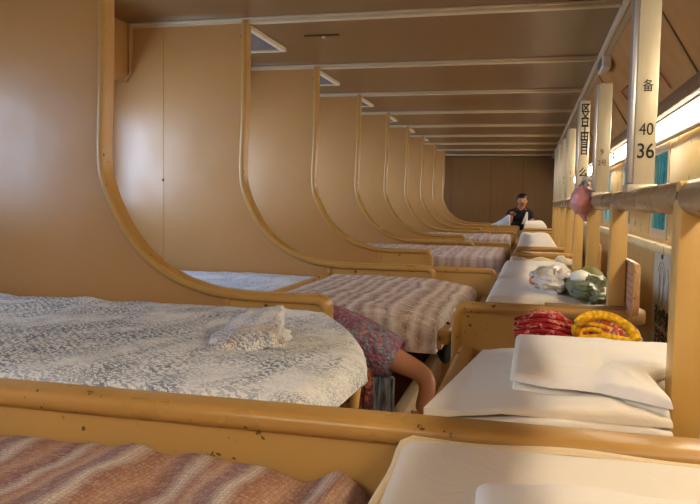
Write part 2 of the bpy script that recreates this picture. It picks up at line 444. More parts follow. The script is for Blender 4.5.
rh = [(1.12 + 1.3 * i, 1.66 + 1.3 * i, -.17, .33) for i in range(0, 9)]
rh = [(3.78 + 1.3 * (i - 2), 4.29 + 1.3 * (i - 2), -.16, .325) for i in range(0, 9)]
struct('wall_right', wall_with_holes(XW, XW + .014, rh, -OZ, .6, YB, YE), M['lowerwall'])
for h in rh: window(XW - .010, XW + .012, h, M['glass'])
# cream panels between the right windows
mb = MB()
for i in range(-1, 9):
    a = 4.29 + 1.3 * (i - 2) + .03; b = 3.78 + 1.3 * (i - 1) - .03
    mb.box(XW - .012, XW, a, b, -.15, .335, .004)
struct('trim_3', mb, M['creampanel'])
struct('trim_4', MB().box(XW - .05, XW + .001, YB, YE, -.225, -.178, .012), M['sill'])       # window sill
mb = MB()
for k in range(13):
    y = yk('Z') + 1.2 * k
    mb.box(XL, .395, y - .038, y + .038, ZC - .009, ZC + .0005, .003); mb.box(XL, .395, y - .020, y + .020, ZC - .024, ZC - .008, .006)
struct('trim_5', mb, M['aluceil'])                                                            # ceiling strips
mb = MB(); mb.tube([(.375, YB, ZC - .012), (.375, YE, ZC - .012)], .02, 10)
mb.box(.385, .412, YB, YE, ZC - .03, ZC - .001)
struct('trim_6', mb, M['aluceil'])                                                            # ceiling edge rail
struct('trim_7', MB().prism([(XL, ZC), (-2.0, ZC), (-2.0, .625), (-2.03, .594), (XL, .594)], YB, YE), M['panel'])  # duct above the left windows
mb = MB()
for k in range(13): mb.tube([(-1.99, yk('Z') + 1.2 * k - .03, ZC), (-1.99, yk('Z') + 1.2 * k - .03, .64), (-2.02, yk('Z') + 1.2 * k - .03, .60)], .012, 8)
struct('trim_8', mb, M['panel'])
struct('trim_9', MB().tube([(XW - .035, YB, .330), (XW - .035, YE, .330)], .015, 10), M['alu'])   # thin curtain rail
mb = MB()
struct('trim_10', MB().box(.535, XW, YB, YE, .40, .462, .012), M['trough'])                     # lamp trough
# fluorescent lamps under the trough
for i, (a, b) in enumerate([(-2.3, -1.0), (-.9, .4), (.5, 1.75), (1.85, 2.45), (2.78, 4.05), (4.2, 5.5), (5.65, 6.95), (7.1, 8.4), (8.55, 9.85), (10.0, 11.3), (11.45, 12.75)]):
    org = (.595, (a + b) / 2, .355)
    t = thing('tube_lamp', None, None, org)
    nm = {4: 'glowing fluorescent lamp under the brown trough, nearest one in view', 5: 'glowing fluorescent lamp second along the window wall', 6: 'glowing fluorescent lamp third along the window wall'}.get(i, 'glowing fluorescent lamp on the window wall out of view or far down the carriage')
    tag(t, nm, 'lamp', 'fluorescent lamps over the windows')
    meshobj('lamp_tube', MB().tube([(.595, a + .03, .366), (.595, b - .03, .366)], .021, 12), M['tube'], t)
    m2 = MB()
    m2.box(.58, .61, a, a + .02, .35, .40, .003); m2.box(.58, .61, b - .02, b, .35, .40, .003); m2.box(.565, .625, a, b, .390, .401)
    meshobj('lamp_holder', m2, M['alu'], t)
# red pen strokes and black lettering on the sloping lining
def on_slope(y, s, lift=.003):
    x = .398 + (XW - .398) * s; z = ZC + (.44 - ZC) * s
    n = Vector((ZC - .44, 0, -(XW - .398))).normalized() * -1
    n = Vector((-(ZC - .44), 0, -(XW - .398))).normalized()
    return Vector((x, y, z)) + n * lift
def stroke(pts, r): return MB().tube([on_slope(y, k, .0075) for y, k in pts], r, 6)
single('pen_mark', 'red pen stroke on the sloping lining, right of the marked upright', 'marking', stroke([(3.55, .56), (3.53, .68), (3.51, .78)], .0045), M['redink'])
t = thing('pen_mark', 'red pen arrow on the sloping lining, left of the marked upright', 'marking', on_slope(4.5, .5, .0075))
meshobj('stroke', stroke([(4.60, .43), (4.48, .44), (4.36, .45)], .0045), M['redink'], t); meshobj('stroke', stroke([(4.60, .43), (4.58, .50), (4.56, .55)], .0045), M['redink'], t)
def outside():
    m = Mat('teal station wall', rgb(96, 160, 164), .6); v = m.coord((1, 1.2, .25))
    m.color(m.ramp(m.noise(v, 5, 3), [(.36, rgb(30, 52, 56)), (.47, rgb(70, 118, 122)), (.56, rgb(150, 190, 190)), (.64, rgb(44, 78, 82))])); return m.m
struct('wall_outside', MB().box(2.6, 2.7, -2, 22, -1.6, 1.6), outside())
# ------------------------------------------------------------------ left dividers
CURVE = [(-1.36, ZC - .012), (-1.360, .6), (-1.362, .397), (-1.370, .149), (-1.350, .036), (-1.290, -.082), (-1.223, -.163), (-1.127, -.231), (-1.025, -.268), (-.94, -.284), (-.86, -.289)]
CP = catmull(CURVE, 6)
def corner(xe, r=.045, zl=-.62):
    return [(xe - r, ZB)] + [(xe - r + r * math.sin(a), ZB - r + r * math.cos(a)) for a in (PI / 8, PI / 4, 3 * PI / 8)] + [(xe, ZB - r), (xe, zl)]
XSHORT, XLONG, XAISLE = -.590, -.413, -.138
ordn = dict(N='first', A='second', B='third', C='fourth', D='fifth', E='sixth', F='seventh', G='eighth', H='ninth', I='tenth')
dl = {
 'N': 'low ochre berth divider crossing the whole foreground, in front of the blue-white quilt',
 'A': 'tallest nearest curved brown divider, behind the blue-white leaf-print quilt',
 'B': 'curved brown divider behind the rose striped blanket, second tall one from the left',
 'C': 'third tall curved brown divider from the left, with a short rounded foot',
 'D': 'fourth tall curved brown divider from the left, behind the pale rose blanket',
 'E': 'fifth tall curved brown divider from the left',
 'F': 'sixth tall curved brown divider from the left',
 'G': 'seventh tall curved brown divider from the left',
 'H': 'eighth tall curved brown divider, last but one before the end wall',
 'I': 'farthest tall curved brown divider, right in front of the dark end wall'}
PROF = rr_profile(.066, .03, .012)
for c in 'NABCDEFGHI':
    y = yk(c); short = c in 'ACEGI'
    xe = XSHORT if short else XLONG
    if c == 'N': xe = .33
    t = thing('berth_divider', dl[c], 'divider', (-1.3, y, -.62), 'curved dividers between the left berths')
    xj = -.935
    path = [p for p in CP if p[0] < xj - .005] if c != 'N' else CP[:]
    zl = -OZ if c in 'CEGI' else -.62
    poly = [(XL, zl), (XL, ZC - .001)] + [(x - .004, z) for x, z in path[:1]] + [(x, z - .006) for x, z in path[1:]] + [(xj, ZB - .008), (xj, zl)]
    pn = meshobj('curved_panel', MB().prism(poly, y - .018, y + .018), M['panel'], t)
    end = path + [(xj, -.2845), (-.86, ZB)] if c != 'N' else path[:]
    end = end + corner(xe)
    meshobj('edge_trim', MB().sweep_xz(end, PROF, y), M['trim'], t, ang=35)
    fb = MB().prism([(xj, -.62), (xj, ZB - .012), (xe - .03, ZB - .012), (xe - .012, ZB - .03), (xe - .012, -.62)], y - .02, y + .02)
    meshobj('foot_board', fb, M['board'], t)
    m2 = MB().box(xj - .012, xj + .012, y - .026, y + .026, -.6, ZB - .006, .005)
    meshobj('joint_strip', m2, M['trim'], t)
    if c in 'AB':
        m2 = MB().box(-1.815 if c == 'B' else -1.82, -1.812, y - .0195, y - .0178, -.3, ZC - .02)
        meshobj('panel_seam', m2, M['trim'], pn)
    if c in 'ABCDE':
        sp = [(-1.385, .30), (-1.385, .55), (-1.39, .80), (-1.372, .03), (-1.0, -.30), (-.8, -.33)] + ([(-1.815, .1)] if c == 'B' else [])
        for (sx, sz) in sp:
            m2 = MB().ball((sx, y - .021 if sx < -1.37 else y - .021, sz), (.0065, .004, .0065), 10, 6)
            meshobj('screw', m2, M['screw'], pn)
# aisle boards standing right of the long dividers
al = {'B': 'ochre aisle board with rounded right end, at the foot of the rose striped blanket', 'D': 'second ochre aisle board back, beside the pale rose blanket', 'F': 'third ochre aisle board back, far down the aisle', 'H': 'farthest ochre aisle board, just below the person in black'}
for c in 'BDFH':
    y = yk(c) + .012
    t = thing('aisle_board', al[c], 'board', (-.28, y, -OZ), 'boards closing the aisle')
    z0 = ZB - .004
    m2 = MB().prism([(XLONG - .015, -OZ), (XLONG - .015, z0 - .012), (XAISLE - .03, z0 - .012), (XAISLE - .012, z0 - .03), (XAISLE - .012, -OZ)], y - .018, y + .018)
    meshobj('board_panel', m2, M['board'], t)
    p = [(XLONG - .02, z0)] + [(q[0], q[1] - .004) for q in corner(XAISLE, .035)]
    meshobj('edge_trim', MB().sweep_xz(p, rr_profile(.05, .026, .011), y), M['trim'], t, ang=35)

# ------------------------------------------------------------------ right low boards
rl = [(2.141, -.215, 'ochre end board behind the red and yellow crochet bags'), (4.541, -.105, 'ochre end board behind the quilt with the plastic bags'), (5.206, -.098, 'thin ochre end board in front of the rumpled white quilt, second behind the bags'),
      (8.3, -.085, 'far ochre end board behind the rumpled white quilt'), (9.4, -.088, 'farthest ochre end board, in front of the last white quilt')]
for y, xs, lab in rl:
    t = thing('end_board', lab, 'board', (.03, y, -.62), 'end boards of the right berths')
    xe = .285; zl = -OZ if y > 8 else -.62
    m2 = MB().prism([(xs + .012, zl), (xs + .012, ZB - .03), (xs + .03, ZB - .012), (xe, ZB - .012), (xe, zl)], y - .018, y + .018)
    meshobj('board_panel', m2, M['board'], t)
    p = [(-q[0], q[1]) for q in corner(-xs, .04)][::-1] + [(xe, ZB)]
    meshobj('edge_trim', MB().sweep_xz(p, rr_profile(.06, .03, .013), y), M['trim'], t, ang=35)
    if y < 3:
        m2 = MB().tube([(.05, y, ZB - .022), (.3, y, ZB - .022), (.322, y, ZB - .022)], [.031, .031, .022], 12)
        tag(meshobj('end_cap', m2, M['rail'], t), 'worn brown rounded end of the board')

# ------------------------------------------------------------------ decks and berth bases
def berth(lab, x0, x1, y0, y1, zt, rail_side, legs=()):
    t = thing('berth', lab, 'berth', ((x0 + x1) / 2, (y0 + y1) / 2, -.62), 'berths')
    meshobj('deck', MB().box(x0, x1, y0, y1, zt - .05, zt, .004), M['deck'], t)
    xr = x1 if rail_side > 0 else x0
    r = .024
    m2 = MB().box(xr - r, xr + r, y0, y1, zt - .034, zt + .012, .014, 3)
    meshobj('edge_rail', m2, M['trim'], t)
    for (lx, ly) in legs:
        meshobj('leg', MB().tube([(lx, ly, -.76), (lx, ly, zt - .02)], .016, 10), M['cream'], t)
    return t
N, A, B_, C_ = yk('N'), yk('A'), yk('B'), yk('C')
berth('foreground left berth under the orange-brown knitted blanket', XL, -.21, -.25, N - .036, -.45, 1)
t = thing('berth', 'left berth under the blue-white leaf-print quilt', 'berth', (-1.3, 1.54, -.62), 'berths')
PL = [(-.385, N + .04), (-.40, 1.45), (-.46, 1.62), (-.60, A - .04)]
m2 = MB(); top = [(XL, N + .04)] + PL + [(XL, A - .04)]
va = [m2.bm.verts.new((x, y, -.455)) for x, y in top]; vb = [m2.bm.verts.new((x, y, -.505)) for x, y in top]
m2.bm.faces.new(va); m2.bm.faces.new(vb[::-1])
for i in range(len(top)): m2.bm.faces.new((va[i], vb[i], vb[(i + 1) % len(top)], va[(i + 1) % len(top)]))
meshobj('deck', m2, M['deck'], t)
meshobj('edge_rail', MB().tube([(x, y, -.478) for x, y in PL], .024, 12), M['trim'], t)
meshobj('leg', MB().tube([(-.445, 1.74, -.76), (-.405, 1.74, -.40)], .013, 10), M['cream'], t)
berth('left berth under the rose striped blanket', XL, -.265, A + .175, B_ - .036, -.425, 1)
mb = MB().box(XL, -.33, B_ + .04, YE, -.55, -.50)
struct('floor_upper', mb, M['deck'])
berth('foreground right berth under the nearest white quilt', -.17, .218, -.25, N - .036, -.45, -1)
berth('right berth under the big folded white quilt', -.165, .218, N + .036, A - .036, -.425, -1)
berth('right berth under the white quilt with plastic bags', -.175, .218, A + .036, C_ - .036, -.425, -1)
struct('floor_right', MB().box(-.16, .218, C_ + .04, YE, -.48, -.425), M['deck'])
# lower bunk seen down in the aisle
t = thing('lower_bunk', 'grey-railed lower bunk seen down in the aisle gap', 'bunk', (-1.2, 2.2, -.8))
meshobj('deck', MB().box(XL, -.42, N + .03, B_ - .03, -.82, -.76), M['deck'], t)
tag(meshobj('side_rail', MB().box(-.42, -.375, N + .03, B_ - .03, -.80, -.68, .008), M['ventframe'], t), 'pale grey side rail')

# ------------------------------------------------------------------ bedding, left
def q1(p):
    p.z += 0      # blue-white quilt of the second bay: lower at the back, cut back at the far right corner
    f = (p.y - N) / 1.2
    p.z -= .045 * max(0, f - .15)
    if p.x > -.75: p.x -= .55 * max(0, (f - .30)) ** 1.6 * (p.x + .75) / .42
    b = max(0, min(1, (-.95 - p.x) / .3))                 # rumpled part near the tall panel
    p.z += b * .016 * (noise.noise((p.x * 7, p.y * 9, 5)) + .6 * abs(noise.noise((p.x * 3.2, p.y * 11, 9))))
    return p
m2 = MB().slab(-2.1, -.300, N + .030, A - .030, -.292, lambda x, y: -.340 - .045 * max(0, (y - N) / 1.2 - .15), r=.045, nx=90, ny=50, amp=.007, freq=7, seed=3, fn=q1, hem=.012)
t = single('quilt', 'blue-white leaf-print quilt over the left berth behind the low foreground divider', 'quilt', m2, M['paisley'], 'bedding on the left berths')
m2 = MB().slab(-2.1, -.375, N + .05, A - .05, -.338, -.455, r=.02, nx=20, ny=16, amp=.002, seed=4, fn=lambda p: Vector((p.x - (.52 * max(0, (p.y - N) / 1.2 - .30) ** 1.6 * (p.x + .75) / .42 if p.x > -.75 else 0), p.y, p.z)))
def meshmat():
    m = Mat('dark mattress ticking', rgb(60, 62, 58), .9); v = m.coord(); m.color(m.ramp(m.voro(v, 70), [(.2, rgb(40, 42, 40)), (.7, rgb(120, 120, 108))])); return m.m
M['ticking'] = meshmat()
single('mattress', 'dark mattress edge showing below the blue-white leaf-print quilt', 'mattress', m2, M['ticking'])
# folded floral cloth lying on it
CA, CB, CC, CD = Vector((-.602, 1.305, -.288)), Vector((-.485, 1.350, -.262)), Vector((-.545, 1.565, -.240)), Vector((-.705, 1.650, -.272))
m2 = MB(); q = bmesh.ops.create_grid(m2.bm, x_segments=30, y_segments=22, size=1.0)
for v in q['verts']:
    a, b = (v.co.x + 1) / 2, (v.co.y + 1) / 2
    p = CA.lerp(CB, a).lerp(CD.lerp(CC, a), b)
    e = (max(0, 1 - abs(2 * a - 1) ** 3) * max(0, 1 - abs(2 * b - 1) ** 3)) ** .5
    p.z += .014 * (e - .25) + .007 * noise.noise((a * 4, b * 4, 3)) + .004 * noise.noise((a * 10, b * 10, 6))
    p.x += .008 * noise.noise((b * 5, a * 2, 1)); p.y += .008 * noise.noise((a * 6, b * 2, 4))
    v.co = p
r = bmesh.ops.extrude_face_region(m2.bm, geom=m2.bm.faces[:])
for v in [g for g in r['geom'] if isinstance(g, bmesh.types.BMVert)]:
    v.co.z = max(-.318, v.co.z - .026)
cushion = single('cushion', 'folded floral print cloth cushion lying on the blue-white leaf-print quilt', 'cushion', m2, M['paisley2'])
m2 = MB()
for k, (rx, dz) in enumerate(((.013, 0), (.010, .014))):
    m2.tube([(-.622 + .016 * i + .003 * k, 1.318 + .012 * i + .006 * math.sin(i * 1.1 + k), -.303 + dz + .004 * math.sin(i * 1.3 + k * 2)) for i in range(9)], [rx * (.6 + .5 * math.sin(PI * i / 8)) for i in range(9)], 10)
m2.ball((-.585, 1.46, -.300), (.085, .13, .028), 20, 12, lambda d: .12 * noise.noise((d.x * 3, d.y * 3, d.z * 3)))
meshobj('rolled_edge', m2, M['paisley2'], cushion)

# brown knitted blanket in the foreground
def q2(p):
    f = (p.y + .2) / 1.1
    ruffle = max(0, min(1, (p.x + .62) / .3)) * max(0, min(1, (p.y - .45) / .3))
    p.z += ruffle * .011 * math.sin(p.x * 46 + 4.5 * noise.noise((p.x * 5, p.y * 5, 2))) + .006 * noise.noise((p.x * 12, p.y * 12, 7))
    p.z += .007 * math.sin(p.x * 9 + 1) * max(0, min(1, (p.y - .2) / .4))
    return p
m2 = MB().slab(-2.1, -.185, -.22, N - .034, -.348, -.45, r=.035, nx=120, ny=40, amp=.009, freq=6, seed=11, fn=q2, hem=.015)
single('blanket', 'orange-brown knitted stripe blanket in the foreground left corner', 'blanket', m2, M['knit'], 'bedding on the left berths')
# bay A-B: pale blue quilt, a plank, then the rose blanket hanging over the end
m2 = MB().slab(-2.1, -.945, A + .37, B_ - .03, -.352, -.425, r=.03, nx=50, ny=26, amp=.012, freq=6, seed=21)
single('quilt', 'pale blue-white quilt half hidden behind the nearest tall curved divider', 'quilt', m2, M['paisley3'], 'bedding on the left berths')
single('plank', 'narrow ochre plank edge between the pale blue quilt and the rose striped blanket', 'plank', MB().box(-.942, -.925, A + .06, B_ - .04, -.425, -.338, .005), M['trim'])
def q3(p):
    if p.x > -.45: p.z -= .35 * max(0, p.x + .45) ** 1.5
    f = (p.y - A) / 1.2
    if p.x > -.6: p.x -= .13 * max(0, .62 - f) * (p.x + .6) / .4
    return p
m2 = MB().slab(-.92, -.222, A + .155, B_ - .036, -.338, lambda x, y: -.418 if y > A + .20 else -.485, r=.035, nx=60, ny=44, amp=.008, freq=7, seed=31, fn=q3, hem=.02)
single('blanket', 'rose-brown woven stripe blanket hanging over the berth end, second left bay', 'blanket', m2, M['weave'], 'bedding on the left berths')
def far_bed(c0, zt, x1, mat, lab, seed, name='blanket'):
    y0, y1 = yk(c0) + .10, yk(c0) + 1.16
    m2 = MB().slab(-1.9, x1, y0, y1, zt, -.50, r=.04, nx=60, ny=24, amp=.010, freq=7, seed=seed, hem=.015)
    single(name, lab, 'blanket', m2, mat, 'bedding on the left berths')
far_bed('C', -.325, -.165, M['weave2'], 'pale rose woven blanket on the left, behind the first aisle board', 41)
far_bed('E', -.318, -.19, M['weave2'], 'far pale rose blanket on the left, behind the second aisle board', 43)

# ------------------------------------------------------------------ bedding, right
def rim(mb, pts, r=.006):
    return mb.tube(pts, r, 8)
# foreground: quilt with a bound hem and a second folded quilt on top
def q5(p):
    p.z += .02 * max(0, (p.y - .72) / .2)
    return p
t = thing('quilt', 'nearest white quilt in the bottom right corner, with stitched cream hem', 'quilt', (.05, .4, -.45), 'white quilts on the right berths')
m2 = MB().slab(-.158, .5, -.22, N - .038, -.312, -.45, r=.03, nx=40, ny=50, amp=.004, freq=5, seed=51, fn=q5)
meshobj('cover', m2, M['white'], t)
hp = []
for i in range(30):
    x = -.135 + .63 * i / 29; hp.append((x, N - .050 + .003 * math.sin(x * 30), -.302 + .002 * math.sin(x * 22)))
hl = [(-.150 + .003 * math.sin(i), .55 + (N - .07 - .55) * i / 9, -.33 + .018 * (i / 9) ** 2) for i in range(10)]
m2 = MB().tube(hl + [(-.146, N - .058, -.305)] + hp, .0065, 8)
tag(meshobj('hem_binding', m2, M['hem'], t), 'cream stitched hem')
def q6(p):
    p.x += .10 * (.80 - p.y) * .6 * (1 if p.x < .2 else .2)
    p.z += .012 * noise.noise((p.x * 9, p.y * 9, 3)); return p
m2 = MB().slab(-.050, .48, .15, .775, -.290, -.312, r=.018, nx=30, ny=30, amp=.009, freq=9, seed=55, fn=q6)
single('folded_quilt', 'clean white folded quilt lying on the nearest white quilt, bottom right', 'quilt', m2, M['white2'], 'white quilts on the right berths')
# second bay: thick quilt folded in layers
t = thing('quilt', 'big white quilt in layers on the right berth, behind the low foreground divider', 'quilt', (.05, 1.5, -.425), 'white quilts on the right berths')
def clear_post(p):
    if p.x > .1: p.x = .1 + (p.x - .1) * (.40 + .60 * max(0, min(1, (p.y - 1.22) / .22)))
    return p
def q7(p):
    f = (p.y - 1.0) / .75
    p.z -= .062 * f
    if p.x < .1: p.x += .040 * max(0, f) * ((.1 - p.x) / .25) ** 1.6
    if p.x < .05: p.z -= .55 * (.05 - p.x) ** 2
    p.z += .003 * math.sin(p.x * 11) + .004 * noise.noise((p.x * 14, p.y * 8, 4)); return clear_post(p)
m2 = MB().slab(-.140, .335, 1.012, 1.78, -.276, lambda x, y: -0.292 - 0.083 * (y - 1.0), r=.008, nx=44, ny=44, amp=.006, freq=6, seed=61, fn=q7, sag=.004)
meshobj('top_layer', m2, M['white'], t)
m2 = MB().slab(-.138, .335, 1.003, 1.77, -.290, lambda x, y: -0.304 - 0.083 * (y - 1.0), r=.007, nx=40, ny=20, amp=.003, freq=9, seed=63, fn=lambda p: q7(Vector((p.x, p.y + .010 * math.sin(p.x * 9), p.z))))
meshobj('middle_layer', m2, M['white2'], t)
m2 = MB().slab(-.140, .335, 1.0, 1.77, -.303, -.425, r=.012, nx=40, ny=20, amp=.003, freq=8, seed=65, fn=q7)
meshobj('bottom_layer', m2, M['white'], t)
def q8(p):
    f = (p.x + .04) / .38
    p.y += -.12 * max(0, f) * (1.62 - p.y) / .4 if p.y < 1.62 else 0
    p.z -= .060 * (p.y - 1.0)
    p.z += .007 * noise.noise((p.x * 7, p.y * 5, 8)) + .003 * noise.noise((p.x * 22, p.y * 12, 2)); return clear_post(p)
t = thing('folded_quilt', 'clean white quilt folded double, lying on top of the big white quilt', 'quilt', (.15, 1.55, -.33), 'white quilts on the right berths')
m2 = MB().slab(-.022, .335, 1.155, 1.67, -.250, lambda x, y: -0.268 - 0.06 * (y - 1.0), r=.012, nx=34, ny=40, amp=.006, freq=6, seed=71, fn=q8)
meshobj('upper_fold', m2, M['white2'], t)
m2 = MB().slab(-.018, .335, 1.165, 1.66, -.267, lambda x, y: -0.285 - 0.06 * (y - 1.0), r=.012, nx=34, ny=40, amp=.004, freq=6, seed=72, fn=q8)
meshobj('lower_fold', m2, M['white2'], t)
m2 = MB().tube([(.03 + .10 * math.sin(PI * i / 12) * 0 + .012 * i, 1.60 - .014 * math.sin(PI * i / 12), -.2880) for i in range(12)], [.002 + .003 * math.sin(PI * i / 11) for i in range(12)], 8)
meshobj('creased_flap', m2, M['white2'], t)
# third: quilt below the plastic bags
t = thing('quilt', 'white quilt under the plastic bags on the right', 'quilt', (.05, 3.2, -.425), 'white quilts on the right berths')
def q9(p):
    f = (p.y - 2.3) / 2.0
    if p.x < .05: p.x += .01 * f
    return p
m2 = MB().slab(-.150, .222, 2.62, 4.40, -.325, -.40, r=.035, nx=34, ny=50, amp=.008, freq=6, seed=81, fn=q9)
meshobj('top_layer', m2, M['white'], t)
m2 = MB().slab(-.140, .221, 2.56, 4.3, -.395, -.425, r=.013, nx=30, ny=30, amp=.004, freq=7, seed=83)
meshobj('bottom_layer', m2, M['white2'], t)
single('bolster', 'rolled cream cloth at the far edge of the quilt with plastic bags', 'cloth', MB().tube([(-.1 + .36 * i / 12, 4.455 + .008 * math.sin(i), -.345 + .006 * math.sin(i * 1.4)) for i in range(13)], [.030 + .004 * math.sin(i * 1.3) for i in range(13)], 10), M['hem'])
m2 = MB().slab(-.095, .222, 5.32, 8.1, -.290, -.425, r=.05, nx=24, ny=60, amp=.018, freq=5, seed=91)
single('quilt', 'rumpled white quilt beyond the thin end board on the right', 'quilt', m2, M['white'], 'white quilts on the right berths')
m2 = MB().slab(-.06, .222, 4.63, 5.1, -.315, -.425, r=.03, nx=24, ny=20, amp=.008, freq=6, seed=92)
single('quilt', 'narrow strip of white quilt between the two close ochre end boards', 'quilt', m2, M['white2'], 'white quilts on the right berths')
m2 = MB().slab(-.07, .222, 9.55, 11.4, -.230, -.425, r=.06, nx=24, ny=30, amp=.016, freq=5, seed=93)
single('quilt', 'farthest white quilt on the right, beside the person in black', 'quilt', m2, M['white2'], 'white quilts on the right berths')

# ------------------------------------------------------------------ guard rail with posts
RX, RZ = .25, .017
t = thing('guard_rail', 'worn brown guard rail on cream posts along the right side', 'railing', (RX, 3, -.6))
ys = [1.235, 2.19, 3.03, 3.92, 4.82, 5.75, 6.68, 7.61]
segs = [(-.6, 1.2)] + [(a + .005, b - .005) for a, b in zip(ys, ys[1:])]
segs[0] = (-.9, ys[0] - .005)
for a, b in segs:
    m2 = MB().tube([(RX, a, RZ), (RX, a + .02, RZ), (RX, b - .02, RZ), (RX, b, RZ)], [.020, .0285, .0285, .020], 16)
    meshobj('rail_tube', m2, M['rail'], t)
for i, y in enumerate(ys):
    w = .022
    m2 = MB().box(RX - w - .003, RX + w, y - .028, y + .028, -.62, RZ - .002, .008, 2)
    m2.tube([(RX - w, y, RZ), (RX + w, y, RZ)], .026, 14)
    meshobj('post', m2, M['cream'], t)
    m2 = MB().tube([(RX, y - .03, RZ), (RX, y + .03, RZ)], .024, 14)
    meshobj('collar', m2, M['dark'], t)
# aluminium uprights standing on the rail
ups = [(1.85, .62, '36'), (2.86, .455, ''), (3.9, .535, 'x'), (5.05, .515, ''), (5.98, .53, ''), (6.75, .55, ''), (7.45, .56, '')]
ul = ['wide aluminium upright marked 40 and 36 in black, nearest one', 'plain aluminium upright right of the lettered one, second from the front', 'aluminium upright covered in black handwritten characters, above the pink bag', 'first aluminium upright beyond the lettered one']
ulast = ['second', 'third', 'fourth', 'fifth', 'sixth', 'seventh', 'eighth']
for i, (y, zt, mk) in enumerate(ups):
    lab = ul[i] if i < 4 else ulast[i - 4] + ' aluminium upright beyond the lettered one'
    t = thing('upright', lab, 'upright', (RX, y, .05), 'aluminium uprights on the guard rail')
    x0, x1 = .233, .281
    z0 = .046
    m2 = MB().box(x0, x1, y - .04, y + .04, z0 + .004, zt, .006)
    ch = meshobj('channel', m2, M['post'], t)
    m2 = MB()
    m2.box(x0 - .012, x0 + .002, y - .034, y - .006, z0 + .01, zt - .004, .005); m2.box(x0 - .009, x0 + .002, y + .002, y + .036, z0 + .01, zt - .004, .005)
    tag(meshobj('side_channel', m2, M['postside'], t), 'blue-grey grooved side')
    m2 = MB().box(x0 - .012, x1 + .006, y - .046, y + .046, z0 - .012, z0 + .008, .003)
    meshobj('foot_plate', m2, M['alu'], t)
    m2 = MB().box(x0 + .01, x1 - .01, y - .03, y + .03, RZ + .015, z0 - .008, .003)
    meshobj('bracket', m2, M['dark'], t)
    yf = y - .041; xm = (x0 + x1) / 2 + .001
    if mk == '36':
        for txt, z, s_, b_ in (('36', .130, .049, .0004), ('40', .181, .040, .0), ('备', .281, .030, .0)):
            meshobj('marking', text_mesh(txt, s_, (xm, yf, z), (1, 0, 0), (0, 0, 1), .0008, b_, .82), M['ink'], ch)
    elif mk == 'x':
        for k, (txt, s_) in enumerate((('区', .048), ('又', .048), ('日', .048), ('工', .048), ('田', .046), ('目', .046), ('日', .046))):
            meshobj('marking', text_mesh(txt, s_, (xm, yf, .495 - .036 * k), (1, 0, 0), (0, 0, 1), .0008, .0012, .9), M['ink'], ch)
        for k, txt in enumerate('么人'):
            meshobj('marking', text_mesh(txt, .05, (xm, yf, .17 - .05 * k), (1, 0, 0), (0, 0, 1), .0008, .001, .9), M['ink'], ch)
    elif i in (1, 3, 4):
        meshobj('marking', text_mesh('9' if i == 1 else '3', .032, (xm - .006, yf, .20 if i == 1 else .22), (1, 0, 0), (0, 0, 1), .0008, 0, .8), M['ink'], ch)
        meshobj('marking', text_mesh('2号' if i == 1 else '2', .026, (xm - .004, yf, .16 if i == 1 else .18), (1, 0, 0), (0, 0, 1), .0008, 0, .8), M['ink'], ch)

# speaker box below the ceiling edge
t = thing('speaker_box', 'small pale box fixed below the ceiling edge rail', 'box', (.40, 4.5, .79))
meshobj('box_body', MB().box(.372, .425, 4.36, 4.62, .79, .868, .012, 3), M['ventframe'], t)
meshobj('grille', MB().box(.368, .373, 4.39, 4.59, .805, .853, .002), M['vent'], t)
# ceiling vents and hook
vl = dict(A='ceiling vent nearest the camera, above the pale blue quilt', B='ceiling vent beside the second tall divider, largest in view', C='ceiling vent beside the third tall divider', D='ceiling vent beside the fourth tall divider', E='ceiling vent beside the fifth tall divider', F='ceiling vent beside the sixth tall divider', G='ceiling vent beside the seventh tall divider')
for c in 'BCDEFG':
    y0, y1 = yk(c) + .09, yk(c) + .66; x0, x1 = -1.78, -1.395
    t = thing('ceiling_vent', vl[c], 'vent', ((x0 + x1) / 2, (y0 + y1) / 2, ZC), 'vents in the ceiling')
    f = .028; m2 = MB(); zb, zt = ZC - .022, ZC + .0005
    m2.box(x0, x1, y0, y0 + f, zb, zt, .004); m2.box(x0, x1, y1 - f, y1, zb, zt, .004); m2.box(x0, x0 + f, y0 + f, y1 - f, zb, zt, .004); m2.box(x1 - f, x1, y0 + f, y1 - f, zb, zt, .004)
    meshobj('vent_frame', m2, M['ventframe'], t)
    meshobj('grille', MB().box(x0 + f, x1 - f, y0 + f, y1 - f, ZC - .012, zt), M['vent'], t)
t = thing('ceiling_hook', 'small dark ceiling fitting near the second ceiling strip', 'hook', (-1.1, 3.73, ZC))
meshobj('base_plate', MB().box(-1.20, -1.01, 3.715, 3.745, ZC - .006, ZC + .0005, .002), M['screw'], t)
meshobj('knob', MB().ball((-1.09, 3.73, ZC - .010), (.012, .012, .008), 12, 8), M['alu'], t)

# ------------------------------------------------------------------ notices
t = thing('notice_poster', 'grey paper notice with outline drawing on the window wall', 'poster', (XW, 3.85, -.74))
meshobj('sheet', MB().box(XW - .004, XW + .0005, 3.52, 4.12, -.72, -.235), M['paper'], t)
def rod(pts, r=.004): return MB().tube([(XW - .005, y, z) for y, z in pts], r, 6)
m2 = MB()
for pts in ([(4.0, -.50), (3.93, -.49), (3.93, -.34), (3.88, -.30), (3.82, -.34), (3.83, -.46), (3.86, -.50)], [(3.98, -.33), (3.92, -.28), (3.84, -.28), (3.77, -.33), (3.79, -.38)], [(3.80, -.32), (3.80, -.47), (3.77, -.50)], [(3.72, -.30), (3.68, -.36), (3.70, -.46)], [(3.90, -.34), (3.90, -.46)]):
    m2.tube([(XW - .006, y, z) for y, z in catmull([(a, b, 0) for a, b in pts], 4) and [(q[0], q[1]) for q in catmull([(a, b, 0) for a, b in pts], 4)]], .0009, 6)
meshobj('drawing', m2, Mat('grey print ink', rgb(84, 80, 74), .7).m, t)
